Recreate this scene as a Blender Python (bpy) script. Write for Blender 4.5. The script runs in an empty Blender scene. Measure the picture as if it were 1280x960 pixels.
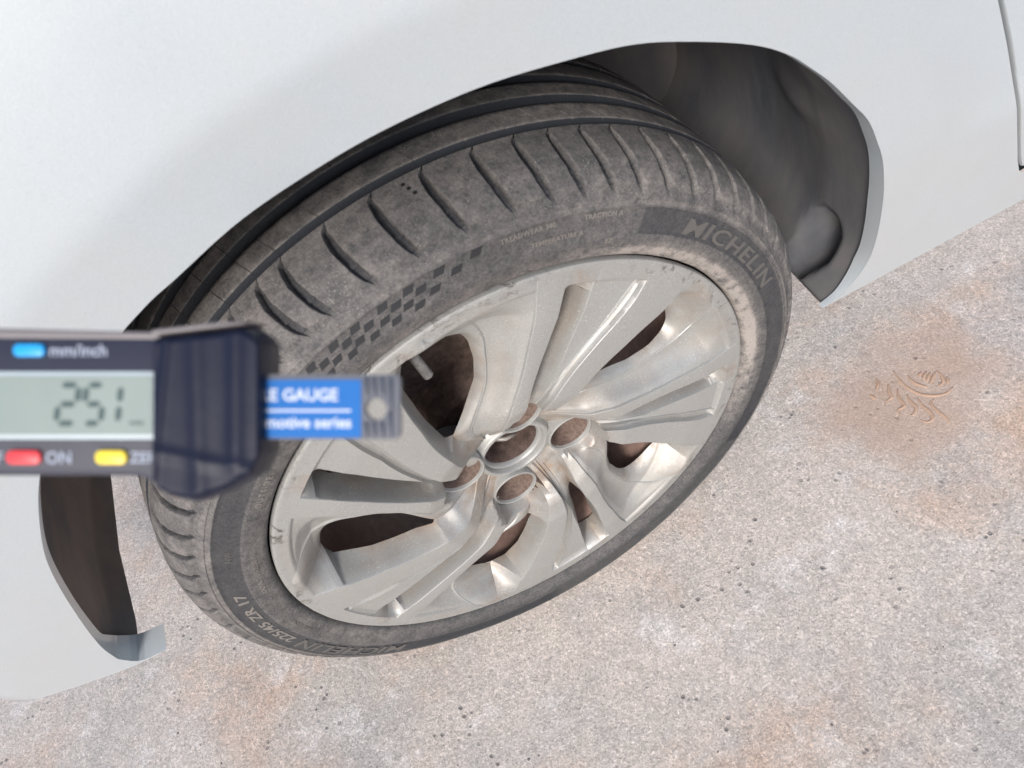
import bpy, math, random
import numpy as np
from mathutils import Matrix, Vector
random.seed(7); rng = np.random.default_rng(7)
R_ = math.radians

# ------------------------------------------------------------------ camera, light, exposure
GROUND = 0.314                      # wheel centre above the ground
scene = bpy.context.scene
cd = bpy.data.cameras.new('camera'); cam = bpy.data.objects.new('camera', cd)
scene.collection.objects.link(cam)
cam.matrix_world = Matrix(((0.87817, 0.47834, 0.00266, 0.03614),
                           (-0.38363, 0.70758, -0.59343, -0.49337),
                           (-0.28574, 0.52011, 0.80488, 0.64443 + GROUND), (0, 0, 0, 1)))
cd.sensor_width = 36; cd.lens = 28.18; cd.clip_start = 0.02; cd.clip_end = 200
cd.dof.use_dof = True; cd.dof.focus_distance = 0.86; cd.dof.aperture_fstop = 12
scene.camera = cam

w = bpy.data.worlds.new('World'); scene.world = w; w.use_nodes = True
wn = w.node_tree.nodes; wl = w.node_tree.links
bg = wn['Background']; sky = wn.new('ShaderNodeTexSky'); sky.sky_type = 'NISHITA'; sky.sun_disc = False
SUN_EL, SUN_AZ = 39, 208            # azimuth clockwise from +Y
sky.sun_elevation = R_(SUN_EL); sky.sun_rotation = R_(SUN_AZ)
sky.dust_density = 2.5; sky.ozone_density = 1.0; sky.air_density = 1.0
wl.new(sky.outputs[0], bg.inputs[0]); bg.inputs[1].default_value = 0.135
sd = bpy.data.lights.new('sun', 'SUN'); sun = bpy.data.objects.new('sun', sd); scene.collection.objects.link(sun)
sd.energy = 2.1; sd.angle = R_(15); sd.color = (1.0, 0.955, 0.92)
az = R_(SUN_AZ); el = R_(SUN_EL)
sdir = Vector((math.sin(az) * math.cos(el), math.cos(az) * math.cos(el), math.sin(el)))
sun.rotation_euler = sdir.to_track_quat('Z', 'Y').to_euler(); sun.location = (0, 0, 3)
vs = scene.view_settings; vs.view_transform = 'Standard'; vs.look = 'None'; vs.gamma = 1; vs.exposure = 0.52

# ------------------------------------------------------------------ helpers
def link(o, parent=None):
    scene.collection.objects.link(o)
    if parent is not None: o.parent = parent
    return o
def empty(name, loc=(0, 0, 0), parent=None):
    o = bpy.data.objects.new(name, None); o.empty_display_size = .05; o.location = loc
    return link(o, parent)
def tag(o, label, cat, group=None):
    o['label'] = label; o['category'] = cat
    if group: o['group'] = group
def mesh_obj(name, V, F, m, parent=None, smooth=True, sharp=None, attrs=None):
    me = bpy.data.meshes.new(name)
    V = np.asarray(V, dtype=np.float64)
    if isinstance(F, np.ndarray):
        k = F.shape[1]; n = len(F)
        me.vertices.add(len(V)); me.vertices.foreach_set('co', V.ravel())
        me.loops.add(n * k); me.loops.foreach_set('vertex_index', F.astype(np.int32).ravel())
        me.polygons.add(n); me.polygons.foreach_set('loop_start', np.arange(0, n * k, k, dtype=np.int32))
        try: me.polygons.foreach_set('loop_total', np.full(n, k, dtype=np.int32))
        except Exception: pass
    else:
        me.from_pydata([tuple(v) for v in V], [], F)
    me.update(calc_edges=True); me.validate()
    me.polygons.foreach_set('use_smooth', [smooth] * len(me.polygons))
    if smooth and sharp: me.set_sharp_from_angle(angle=R_(sharp))
    for k_, a in (attrs or {}).items():
        at = me.attributes.new(k_, 'FLOAT', 'POINT'); at.data.foreach_set('value', np.asarray(a, dtype=np.float32))
    if m: me.materials.append(m)
    o = bpy.data.objects.new(name, me)
    return link(o, parent)
def grid_faces(nr, nc, wrap=False, flip=False):
    i, j = np.meshgrid(np.arange(nr - 1), np.arange(nc if wrap else nc - 1), indexing='ij')
    j2 = (j + 1) % nc
    F = np.stack([i * nc + j, i * nc + j2, (i + 1) * nc + j2, (i + 1) * nc + j], -1).reshape(-1, 4)
    return F[:, ::-1] if flip else F
def lathe(name, prof, m, parent, n=160, sharp=35, a0=0, a1=360, flip=False, close=False):
    """revolve (r, y) pairs about the Y axis"""
    full = abs(a1 - a0) >= 360
    th = np.radians(np.linspace(a0, a1, n, endpoint=not full))
    p = np.array(prof + ([prof[0]] if close else []), float)
    V = np.stack([p[:, None, 0] * np.cos(th), np.repeat(p[:, 1:2], n, 1), p[:, None, 0] * np.sin(th)], -1).reshape(-1, 3)
    return mesh_obj(name, V, grid_faces(len(p), n, wrap=full, flip=flip), m, parent, sharp=sharp)
def tube(P, r, n=8, cap=True):
    P = [Vector(p) for p in P]; V = []; F = []
    for i, p in enumerate(P):
        t = (P[min(i + 1, len(P) - 1)] - P[max(i - 1, 0)]).normalized()
        u = t.orthogonal().normalized() if i == 0 else (u - t * u.dot(t)).normalized()
        v = t.cross(u); rr = r[i] if isinstance(r, (list, tuple)) else r
        for k in range(n):
            a = 2 * math.pi * k / n; V.append(p + (u * math.cos(a) + v * math.sin(a)) * rr)
    for i in range(len(P) - 1):
        for k in range(n):
            F.append((i * n + k, i * n + (k + 1) % n, (i + 1) * n + (k + 1) % n, (i + 1) * n + k))
    if cap: F.append(tuple(range(n))[::-1]); F.append(tuple((len(P) - 1) * n + k for k in range(n)))
    return V, F
def rrect(x0, y0, x1, y1, r, n=5):
    out = []
    for cx, cy, a in ((x1 - r, y1 - r, 0), (x0 + r, y1 - r, 90), (x0 + r, y0 + r, 180), (x1 - r, y0 + r, 270)):
        for k in range(n + 1):
            t = R_(a + 90 * k / n); out.append((cx + r * math.cos(t), cy + r * math.sin(t)))
    return out
def prism(name, poly, z0, z1, m, parent, bevel=0.0, sharp=40):
    """closed outline in XY pushed from z0 (back) to z1 (front), with a bevelled front edge"""
    n = len(poly); c = np.mean(poly, 0); V = []; rings = [(z0, 0)]
    if bevel: rings += [(z1 - bevel, 0), (z1 - bevel * .3, bevel * .3), (z1, bevel)]
    else: rings += [(z1, 0)]
    pts = [Vector((p[0], p[1])) for p in poly]
    nrm = []
    for i in range(n):
        a = pts[i - 1]; b = pts[(i + 1) % n]; t = (b - a)
        t = t.normalized() if t.length > 1e-9 else Vector((1, 0)); nrm.append(Vector((-t.y, t.x)))
    area = sum(pts[i - 1].x * pts[i].y - pts[i].x * pts[i - 1].y for i in range(n))
    sg = 1 if area > 0 else -1
    for z, ins in rings:
        for i in range(n):
            q = pts[i] + nrm[i] * ins * sg; V.append((q.x, q.y, z))
    F = []
    for k in range(len(rings) - 1):
        for i in range(n):
            j = (i + 1) % n; f = (k * n + i, k * n + j, (k + 1) * n + j, (k + 1) * n + i); F.append(f if sg > 0 else f[::-1])
    top = tuple((len(rings) - 1) * n + i for i in range(n)); bot = tuple(range(n))
    F.append(top if sg > 0 else top[::-1]); F.append(bot[::-1] if sg > 0 else bot)
    return mesh_obj(name, V, F, m, parent, sharp=sharp)
def text_mesh(s, size, align='CENTER', bold=0.0, extrude=0.0, space=1.0, shear=0.0, res=3):
    cu = bpy.data.curves.new('t', 'FONT'); cu.body = s; cu.size = size; cu.align_x = align; cu.offset = bold
    cu.extrude = extrude; cu.space_character = space; cu.shear = shear; cu.resolution_u = res
    o = bpy.data.objects.new('t', cu); scene.collection.objects.link(o)
    dg = bpy.context.evaluated_depsgraph_get(); me = o.evaluated_get(dg).to_mesh()
    V = np.array([tuple(v.co) for v in me.vertices]).reshape(-1, 3); F = [tuple(p.vertices) for p in me.polygons]
    o.evaluated_get(dg).to_mesh_clear(); bpy.data.objects.remove(o); bpy.data.curves.remove(cu)
    return V, F

# ------------------------------------------------------------------ materials
class NT:
    def __init__(s, name):
        s.m = bpy.data.materials.new(name); s.m.use_nodes = True; s.t = s.m.node_tree; s.n = s.t.nodes
        s.b = s.n['Principled BSDF']; s.co = s.n.new('ShaderNodeTexCoord').outputs['Object']
    def L(s, a, b): s.t.links.new(a, b)
    def noise(s, scale, detail=4, rough=.6, co=None, dist=0):
        x = s.n.new('ShaderNodeTexNoise'); x.inputs['Scale'].default_value = scale; x.inputs['Detail'].default_value = detail
        x.inputs['Roughness'].default_value = rough; x.inputs['Distortion'].default_value = dist
        s.L(co or s.co, x.inputs['Vector']); return x.outputs['Fac']
    def vor(s, scale, feature='F1', out='Distance', co=None, rnd=1):
        x = s.n.new('ShaderNodeTexVoronoi'); x.feature = feature; x.inputs['Scale'].default_value = scale
        x.inputs['Randomness'].default_value = rnd; s.L(co or s.co, x.inputs['Vector']); return x.outputs[out]
    def ramp(s, fac, stops, interp='LINEAR'):
        x = s.n.new('ShaderNodeValToRGB'); x.color_ramp.interpolation = interp; e = x.color_ramp.elements
        while len(e) < len(stops): e.new(.5)
        for k, (p, c) in enumerate(stops):
            e[k].position = p; c = c if isinstance(c, (tuple, list)) else (c, c, c); e[k].color = (*c, 1)
        s.L(fac, x.inputs[0]); return x.outputs[0]
    def mix(s, fac, a, b, mode='MIX'):
        x = s.n.new('ShaderNodeMix'); x.data_type = 'RGBA'; x.blend_type = mode
        for v, i in ((fac, 0), (a, 6), (b, 7)):
            if hasattr(v, 'links'): s.L(v, x.inputs[i])
            elif i == 0: x.inputs[0].default_value = v
            else: x.inputs[i].default_value = (*v, 1) if isinstance(v, (tuple, list)) else (v, v, v, 1)
        return x.outputs[2]
    def math(s, op, a, b=0.0, clamp=False):
        x = s.n.new('ShaderNodeMath'); x.operation = op; x.use_clamp = clamp
        for v, i in ((a, 0), (b, 1)):
            if hasattr(v, 'links'): s.L(v, x.inputs[i])
            else: x.inputs[i].default_value = v
        return x.outputs[0]
    def attr(s, name):
        x = s.n.new('ShaderNodeAttribute'); x.attribute_name = name; return x.outputs['Fac']
    def sep(s, co=None):
        x = s.n.new('ShaderNodeSeparateXYZ'); s.L(co or s.co, x.inputs[0]); return x.outputs
    def mapped(s, scale, loc=(0, 0, 0), rot=(0, 0, 0)):
        x = s.n.new('ShaderNodeMapping'); x.inputs['Scale'].default_value = scale; x.inputs['Location'].default_value = loc
        x.inputs['Rotation'].default_value = rot; s.L(s.co, x.inputs[0]); return x.outputs[0]
    def bump(s, h, strength=.3, dist=.001, prev=None):
        x = s.n.new('ShaderNodeBump'); x.inputs['Strength'].default_value = strength; x.inputs['Distance'].default_value = dist
        s.L(h, x.inputs['Height'])
        if prev: s.L(prev, x.inputs['Normal'])
        return x.outputs[0]
    def done(s, color=None, rough=None, metal=None, normal=None, coat=None, coat_rough=.05, spec=None):
        for v, k in ((color, 'Base Color'), (rough, 'Roughness'), (metal, 'Metallic'), (spec, 'Specular IOR Level')):
            if v is None: continue
            if hasattr(v, 'links'): s.L(v, s.b.inputs[k])
            elif k == 'Base Color': s.b.inputs[k].default_value = (*v, 1)
            else: s.b.inputs[k].default_value = v
        if normal: s.L(normal, s.b.inputs['Normal'])
        if coat: s.b.inputs['Coat Weight'].default_value = coat; s.b.inputs['Coat Roughness'].default_value = coat_rough
        return s.m
def plain(name, c, rough=.5, metal=0, coat=0, coat_rough=.05, grain=0, gscale=400, spec=.5, var=0.0, vs_=150):
    n = NT(name); col = n.mix(n.noise(60, 3), tuple(v * .9 for v in c), tuple(min(1, v * 1.08) for v in c))
    if var: col = n.mix(var, col, n.ramp(n.noise(vs_, 7, .75), [(.34, .35), (.5, 1.0), (.68, 1.9)]), 'MULTIPLY')
    nm = n.bump(n.noise(gscale, 3), grain, .0004) if grain else None
    return n.done(col, rough, metal, nm, coat, coat_rough, spec)

def mat_paint():
    n = NT('silver_paint')
    flake = n.noise(1500, 2, .5)
    base = n.mix(n.ramp(flake, [(.3, 0.0), (.7, 1.0)]), (.475, .53, .565), (.555, .615, .655))
    dust = n.ramp(n.noise(7, 5, .65), [(.42, 0.0), (.75, 1.0)])
    base = n.mix(n.math('MULTIPLY', dust, .22), base, (.52, .49, .45))
    specks = n.ramp(n.vor(170), [(.05, 1.0), (.09, 0.0)])
    keep = n.ramp(n.noise(24, 3), [(.55, 0.0), (.68, 1.0)])
    base = n.mix(n.math('MULTIPLY', n.math('MULTIPLY', specks, keep), .4), base, (.75, .73, .70))
    rough = n.math('ADD', n.math('MULTIPLY', dust, .1), .38)
    nm = n.bump(n.noise(900, 2), .05, .0003)
    return n.done(base, rough, .35, nm, .55, .12)
def mat_alloy():
    n = NT('alloy_paint')
    fl = n.noise(1300, 2)
    base = n.mix(n.ramp(fl, [(.3, 0.0), (.7, 1.0)]), (.29, .293, .282), (.41, .413, .398))
    d = n.attr('dirt')
    rust = n.ramp(n.noise(26, 6, .7), [(.40, 0.0), (.66, 1.0)])
    base = n.mix(n.math('MULTIPLY', rust, n.math('ADD', n.math('MULTIPLY', d, .9), .07), True), base, (.31, .235, .175))
    soot = n.ramp(n.noise(55, 5, .65, co=n.mapped((1, 1, 1), (3, 1, 2))), [(.45, 0.0), (.7, 1.0)])
    base = n.mix(n.math('MULTIPLY', soot, n.math('MULTIPLY', d, .45), True), base, (.16, .12, .10))
    sp = n.ramp(n.vor(330), [(.13, 1.0), (.24, 0.0)]); kp = n.ramp(n.noise(30, 4, .6), [(.46, 0.0), (.64, 1.0)])
    base = n.mix(n.math('MULTIPLY', sp, n.math('MULTIPLY', kp, .55)), base, (.72, .66, .58))
    sp2 = n.ramp(n.vor(210, co=n.mapped((1, 1, 1), (5, 3, 1))), [(.06, 1.0), (.11, 0.0)]); kp2 = n.ramp(n.noise(19, 4, .6, co=n.mapped((1, 1, 1), (1, 7, 3))), [(.54, 0.0), (.66, 1.0)])
    base = n.mix(n.math('MULTIPLY', sp2, n.math('MULTIPLY', kp2, .7)), base, (.10, .08, .065))
    # kerb scratches on the rim lip
    e = n.attr('lip'); sc = n.ramp(n.noise(70, 8, .75, dist=1.5), [(.54, 0.0), (.60, 1.0)])
    sc = n.math('MULTIPLY', sc, n.math('MULTIPLY', e, n.ramp(n.noise(9, 3), [(.45, 0.0), (.6, 1.0)])))
    base = n.mix(sc, base, (.13, .12, .11))
    nm = n.bump(n.noise(700, 3), .10, .0003, n.bump(n.noise(120, 5, .7), .12, .0008))
    rough = n.math('ADD', n.math('MULTIPLY', rust, .14), .44)
    return n.done(base, rough, .36, nm, .12, .35)
def mat_rubber(kind='tyre'):
    n = NT('tyre_rubber_' + kind)
    big = n.noise(14, 6, .65); fine = n.noise(420, 6, .75); mid = n.noise(90, 6, .7)
    rub = n.mix(n.ramp(fine, [(.34, 0.0), (.70, 1.0)]), (.030, .031, .034), (.105, .104, .105))
    dustc = n.mix(n.noise(40, 4), (.25, .225, .205), (.37, .34, .315))
    dust = n.attr('dust')                                  # road dust on the rubber, with painted groove shade and rib brightening mixed in
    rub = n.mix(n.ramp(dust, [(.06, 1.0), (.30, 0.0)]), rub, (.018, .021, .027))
    m1 = n.math('MULTIPLY', n.math('MULTIPLY', n.ramp(mid, [(.32, .10), (.68, 1.0)]), n.ramp(big, [(.3, .35), (.7, 1.0)])), n.ramp(fine, [(.28, .55), (.72, 1.15)]))
    f = n.math('MULTIPLY', m1, dust, True)
    col = n.mix(f, rub, dustc)
    sp = n.ramp(n.vor(480), [(.09, 1.0), (.2, 0.0)]); kp = n.ramp(n.noise(60, 5), [(.44, 0.0), (.62, 1.0)])
    col = n.mix(n.math('MULTIPLY', n.math('MULTIPLY', sp, kp), n.math('MULTIPLY', dust, .9), True), col, (.50, .45, .40))
    nm = n.bump(fine, .55, .0006, n.bump(n.vor(700), .35, .0006, n.bump(mid, .25, .0012)))
    return n.done(col, .78, 0, nm, spec=.35)
def mat_ground():
    n = NT('concrete')
    warp = n.noise(2.2, 5, .6)
    base = n.mix(n.ramp(warp, [(.32, 0.0), (.68, 1.0)]), (.54, .495, .45), (.70, .62, .555))
    tan = n.ramp(n.noise(3.6, 6, .65, co=n.mapped((1, 1, 1), (4, 2, 0))), [(.47, 0.0), (.64, 1.0)])
    base = n.mix(n.math('MULTIPLY', tan, .75), base, (.60, .42, .31))
    grey = n.ramp(n.noise(5, 6, .7, co=n.mapped((1, 1, 1), (9, 2, 0))), [(.45, 0.0), (.66, 1.0)])
    base = n.mix(n.math('MULTIPLY', grey, .6), base, (.43, .42, .41))
    white = n.ramp(n.noise(11, 7, .72, co=n.mapped((1, 1, 1), (2, 6, 0))), [(.56, 0.0), (.70, 1.0)])
    base = n.mix(n.math('MULTIPLY', white, .75), base, (.80, .77, .75))
    g1 = n.vor(560, out='Color'); gs = n.n.new('ShaderNodeSeparateColor'); n.L(g1, gs.inputs[0])
    base = n.mix(.48, base, n.ramp(gs.outputs[0], [(0, .45), (.2, .80), (.75, 1.08), (1, 1.6)]), 'MULTIPLY')
    g2 = n.vor(190, out='Color'); g2s = n.n.new('ShaderNodeSeparateColor'); n.L(g2, g2s.inputs[0])
    base = n.mix(.5, base, n.ramp(g2s.outputs[1], [(0, .72), (.35, .96), (.8, 1.04), (1, 1.25)]), 'MULTIPLY')
    fine = n.noise(260, 7, .8); base = n.mix(.55, base, n.ramp(fine, [(.3, .55), (.5, 1.0), (.72, 1.35)]), 'MULTIPLY')
    pit = n.ramp(n.vor(75), [(.12, 1.0), (.23, 0.0)]); pk = n.ramp(n.noise(13, 4), [(.52, 0.0), (.62, 1.0)])
    pitm = n.math('MULTIPLY', pit, pk)
    base = n.mix(n.math('MULTIPLY', pitm, .75), base, (.19, .18, .175))
    # reddish dirt patch
    mp = n.mapped((4.4, 7.0, 1), (-2.02, .735, 0)); x = n.n.new('ShaderNodeVectorMath'); x.operation = 'LENGTH'
    wv = n.n.new('ShaderNodeVectorMath'); wv.operation = 'ADD'
    nz = n.n.new('ShaderNodeTexNoise'); nz.inputs['Scale'].default_value = 14; nz.inputs['Detail'].default_value = 6; n.L(n.co, nz.inputs['Vector'])
    n.L(mp, wv.inputs[0]); n.L(nz.outputs['Color'], wv.inputs[1]); wv2 = n.n.new('ShaderNodeVectorMath'); wv2.operation = 'SUBTRACT'
    n.L(wv.outputs[0], wv2.inputs[0]); wv2.inputs[1].default_value = (.5, .5, 10.5 - 10); fl = n.n.new('ShaderNodeVectorMath'); fl.operation = 'MULTIPLY'
    n.L(wv2.outputs[0], fl.inputs[0]); fl.inputs[1].default_value = (1, 1, 0); n.L(fl.outputs[0], x.inputs[0])
    st = n.ramp(x.outputs['Value'], [(.15, 1.0), (.75, 0.0)], 'EASE')
    base = n.mix(n.math('MULTIPLY', st, .62), base, n.mix(fine, (.42, .27, .19), (.66, .46, .34)))
    h = n.math('SUBTRACT', n.math('ADD', n.math('MULTIPLY', gs.outputs[0], .5), n.math('MULTIPLY', fine, 1.2)), pitm)
    nm = n.bump(h, .9, .0020, n.bump(n.noise(40, 6, .7), .4, .004))
    return n.done(base, .92, 0, nm, spec=.2)
def mat_liner():
    n = NT('liner_plastic')
    big = n.noise(9, 6, .65, co=n.mapped((1.2, 1, .5))); fine = n.noise(300, 4, .7)
    col = n.mix(n.ramp(big, [(.35, 0.0), (.7, 1.0)]), (.075, .082, .096), (.140, .138, .138))
    sx = n.sep()
    brown = n.ramp(n.noise(6, 5, .6, co=n.mapped((1, .6, 1), (1, 1, 4))), [(.38, 0.0), (.7, 1.0)])
    front = n.math('LESS_THAN', sx[0], -.1)
    brown = n.math('MULTIPLY', brown, n.math('ADD', n.math('MULTIPLY', front, .75), .10))
    col = n.mix(brown, col, (.38, .24, .17))
    streak = n.ramp(n.noise(22, 5, .6, co=n.mapped((.5, 2.5, .5), (0, 0, 0), (0, .6, 0))), [(.5, 0.0), (.75, 1.0)])
    col = n.mix(n.math('MULTIPLY', streak, .3), col, (.17, .165, .16))
    col = n.mix(n.math('MULTIPLY', front, .45), col, n.mix(big, (.10, .10, .105), (.30, .265, .24)))  # front of the liner lightened, painting in the light that reaches it
    sp = n.ramp(n.vor(170), [(.05, 1.0), (.1, 0.0)]); col = n.mix(n.math('MULTIPLY', sp, n.ramp(n.noise(20), [(.5, 0.0), (.6, .5)])), col, (.22, .2, .18))
    return n.done(col, .8, 0, n.bump(fine, .3, .0006, n.bump(big, .25, .003)), spec=.2)
def mat_tape():
    n = NT('shiny_tape'); wr = n.noise(1, 3, .5, co=n.mapped((160, 26, 60)), dist=.2)
    fine = n.noise(900, 2)
    return n.done((.008, .011, .026), .42, 0, n.bump(n.noise(90, 3, .5), .2, .001), spec=.18)

PAINT = mat_paint(); ALLOY = mat_alloy(); RUBBER = mat_rubber(); LINER = mat_liner(); CONC = mat_ground()
LETTER2 = plain('dusty_relief', (.19, .175, .16), .8, grain=.4, gscale=900, spec=.3)
CLEAN = plain('clean_rubber', (.028, .029, .032), .62, grain=.5, gscale=900, spec=.35)
LETTER = plain('raised_rubber', (.105, .10, .095), .75, grain=.4, gscale=900, spec=.3)
BARREL = plain('brake_dust_metal', (.25, .165, .135), .6, .25, grain=.5, gscale=60, var=.35, vs_=90)
DARKMET = plain('dark_metal', (.14, .10, .085), .55, .3, grain=.6, gscale=160, var=.8, vs_=70)
RUST = plain('rusty_metal', (.20, .125, .095), .75, .2, grain=.9, gscale=220, var=.9, vs_=260)
SEATM = plain('dirty_alloy', (.20, .145, .12), .65, .2, grain=1, gscale=300, var=.5, vs_=280)
BLACK = plain('black_plastic', (.012, .012, .013), .6, grain=.2)
GREYMET = plain('cast_metal', (.34, .32, .30), .55, .4, grain=.8, gscale=260)

# ------------------------------------------------------------------ ground
n_ = 61
gx = np.sign(np.linspace(-1, 1, n_)) * np.abs(np.linspace(-1, 1, n_)) ** 3 * 40
X, Y = np.meshgrid(gx, gx, indexing='ij')
ground = mesh_obj('ground', np.stack([X, Y, X * 0], -1).reshape(-1, 3), grid_faces(n_, n_), CONC)
ground['kind'] = 'structure'; ground['label'] = 'rough pinkish grey concrete ground with sandy dirt stains'

# ------------------------------------------------------------------ the car
car = empty('parked_car', (0, 0, GROUND))
tag(car, 'silver grey car, its front fender, bumper corner and steered front wheel in view', 'car')

ARCH = [(-.4159, -.0709), (-.4485, -.0732), (-.4546, -.0462), (-.4364, .0033), (-.3938, .0893), (-.3461, .1755), (-.3079, .2297), (-.2623, .2828),
        (-.2140, .3230), (-.1700, .3478), (-.1237, .3675), (-.0983, .3750), (-.0502, .3886), (-.0018, .3945), (.0430, .3955), (.0951, .3901), (.1408, .3790),
        (.1834, .3655), (.2202, .3459), (.2601, .3200), (.2864, .2969), (.3058, .2734), (.3235, .2500), (.3427, .2202), (.3612, .1907),
        (.3739, .1609), (.3863, .1247), (.3962, .0714), (.3999, .0097), (.3950, -.0287), (.3750, -.0590), (.3521, -.0692)]
def catmull(P, n):
    P = np.array(P, float); Q = np.vstack([2 * P[0] - P[1], P, 2 * P[-1] - P[-2]]); out = []
    d = np.hypot(*np.diff(P, axis=0).T); s = np.r_[0, np.cumsum(d)]; ts = np.linspace(0, s[-1], n)
    for t in ts:
        i = min(np.searchsorted(s, t, side='right') - 1, len(P) - 2); u = (t - s[i]) / max(s[i + 1] - s[i], 1e-9)
        a, b, c, e = Q[i:i + 4]
        out.append(.5 * (2 * b + (c - a) * u + (2 * a - 5 * b + 4 * c - e) * u * u + (3 * b - a - 3 * c + e) * u ** 3))
    return np.array(out)
def resample(P, n):
    P = np.array(P, float); d = np.hypot(*np.diff(P, axis=0).T); s = np.r_[0, np.cumsum(d)]; t = np.linspace(0, s[-1], n)
    return np.stack([np.interp(t, s, P[:, 0]), np.interp(t, s, P[:, 1])], 1)
ARCHF = np.vstack([catmull(ARCH[:3], 8), catmull(ARCH[2:], 400)[1:]])
def y_body(x, z):
    x = np.asarray(x, float); z = np.asarray(z, float)
    P = np.stack([x.ravel(), z.ravel()], 1); s = np.empty(len(P))
    for k in range(0, len(P), 2000):
        s[k:k + 2000] = np.sqrt(((P[k:k + 2000, None] - ARCHF[None]) ** 2).sum(-1).min(1))
    s = s.reshape(x.shape)
    y = -.080 - .115 * z + .25 * np.minimum(x + .15, 0) ** 2
    ang = np.degrees(np.arctan2(z, x))
    wt = np.clip((z - .10) / .15, 0, 1)                       # flared arch: a flat band, then the panel turns up to the bonnet
    t = np.maximum(s - .052, 0); y = y + wt * (.22 * t * t / (t + .0012) + .10 * t * t)
    lo = np.clip(.19 - z, 0, 1) * np.clip(-x - .3, 0, 1)       # bumper corner turns inboard
    y = y + 5.0 * np.maximum(-x - .57, 0) ** 2
    return y
def flange(x, z):      # how far the folded lip reaches inboard
    front = np.interp(z, [-.075, -.045, .0, .1], [.031, .026, .013, .010]); rear = np.interp(z, [-.07, -.03, .06, .2, .3], [.006, .015, .018, .014, .006])
    return np.where(x < -.2, front, np.where(x > .1, rear, .006))
def ymin(p): return float(y_body(np.array([p[0]]), np.array([p[1]]))[0])
def sub(a, b):
    ia = int(np.argmin(((ARCHF - np.array(a)) ** 2).sum(1))); ib = int(np.argmin(((ARCHF - np.array(b)) ** 2).sum(1)))
    return ARCHF[ia:ib + 1]
def panel(name, segs, n=28, nw=34, pw=1.6, lift=0.0, lab=None):
    inn, out = [], []
    for k, (a, b, o) in enumerate(segs):
        i_ = resample(sub(a, b), n); o_ = resample(o, n); s0 = 0 if k == 0 else 1
        inn.append(i_[s0:]); out.append(o_[s0:])
    inn = np.vstack(inn); out = np.vstack(out)
    wv = np.linspace(0, 1, nw) ** pw
    P = inn[None] * (1 - wv[:, None, None]) + out[None] * wv[:, None, None]
    y = y_body(P[..., 0], P[..., 1]) + lift
    V = np.stack([P[..., 0], y, P[..., 1]], -1)
    # folded lip going inboard round the arch
    ins = np.stack([inn[:, 0], y[0], inn[:, 1]], -1); lip = []
    fr = np.clip((-inn[:, 0] - .2) / .15, 0, 1)
    for k, (dy, dr) in enumerate(((1, .0016), (.8, .0012), (.2, .0006), (.05, .0000))):
        q = ins.copy(); q[:, 1] += dy * flange(inn[:, 0], inn[:, 1])
        rr = np.hypot(inn[:, 0], inn[:, 1]); q[:, 0] -= inn[:, 0] / rr * dr; q[:, 2] -= inn[:, 1] / rr * dr; lip.append(q)
    V[0] = V[0]; V = np.vstack([np.array(lip), V])
    o = mesh_obj(name, V.reshape(-1, 3), grid_faces(len(V), V.shape[1]), PAINT, car, sharp=50)
    if lab: o['label'] = lab
    return o
BP = (-.2140, .3230)
panel('bumper', [((-.4159, -.0709), (-.4546, -.0462), [(-.4602, -.0815), (-.495, -.082)]),
                 ((-.4546, -.0462), BP, [(-.495, -.082), (-.62, -.082), (-.72, -.082), (-.72, .36)])], n=50)
panel('fender', [((-.2118, .3244), (-.0018, .3945), [(-.72, .363), (-.72, .8), (-.1, .8)]),
                 ((-.0018, .3945), (.3058, .2734), [(-.1, .8), (.345, .8), (.385, .5), (.425, .35)]),
                 ((.3058, .2734), (.3999, .0097), [(.425, .35), (.4653, .2367), (.4882, .1816), (.5125, .1181), (.5495, .0150)]),
                 ((.3999, .0097), (.3950, -.0287), [(.5495, .0150), (.5590, -.0068), (.5673, -.0157), (.60, -.0165)]),
                 ((.3950, -.0287), (.3750, -.0590), [(.60, -.0165), (1.5, -.0165)]),
                 ((.3750, -.0590), (.3521, -.0692), [(1.5, -.0165), (1.5, -.0715)])], n=44, nw=44)
# sill turn-under: a narrow strip folding inboard along the bottom edge
def strip(name, P, prof, m):
    P = np.array(P); y = y_body(P[:, 0], P[:, 1]); V = []
    for dy, dz in prof: V.append(np.stack([P[:, 0], y + dy, P[:, 1] + dz], 1))
    return mesh_obj(name, np.vstack(V), grid_faces(len(prof), len(P), flip=True), m, car, sharp=50)
strip('sill_edge', resample([(.3700, -.0696), (1.5, -.0718)], 60), [(.0004, .001), (.002, -.0018), (.006, -.003)], PAINT)
strip('bumper_edge', resample([(-.4602, -.0815), (-.495, -.082), (-.72, -.082)], 60), [(0, .0), (.003, -.003), (.015, -.004), (.02, .01)], PAINT)
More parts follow.
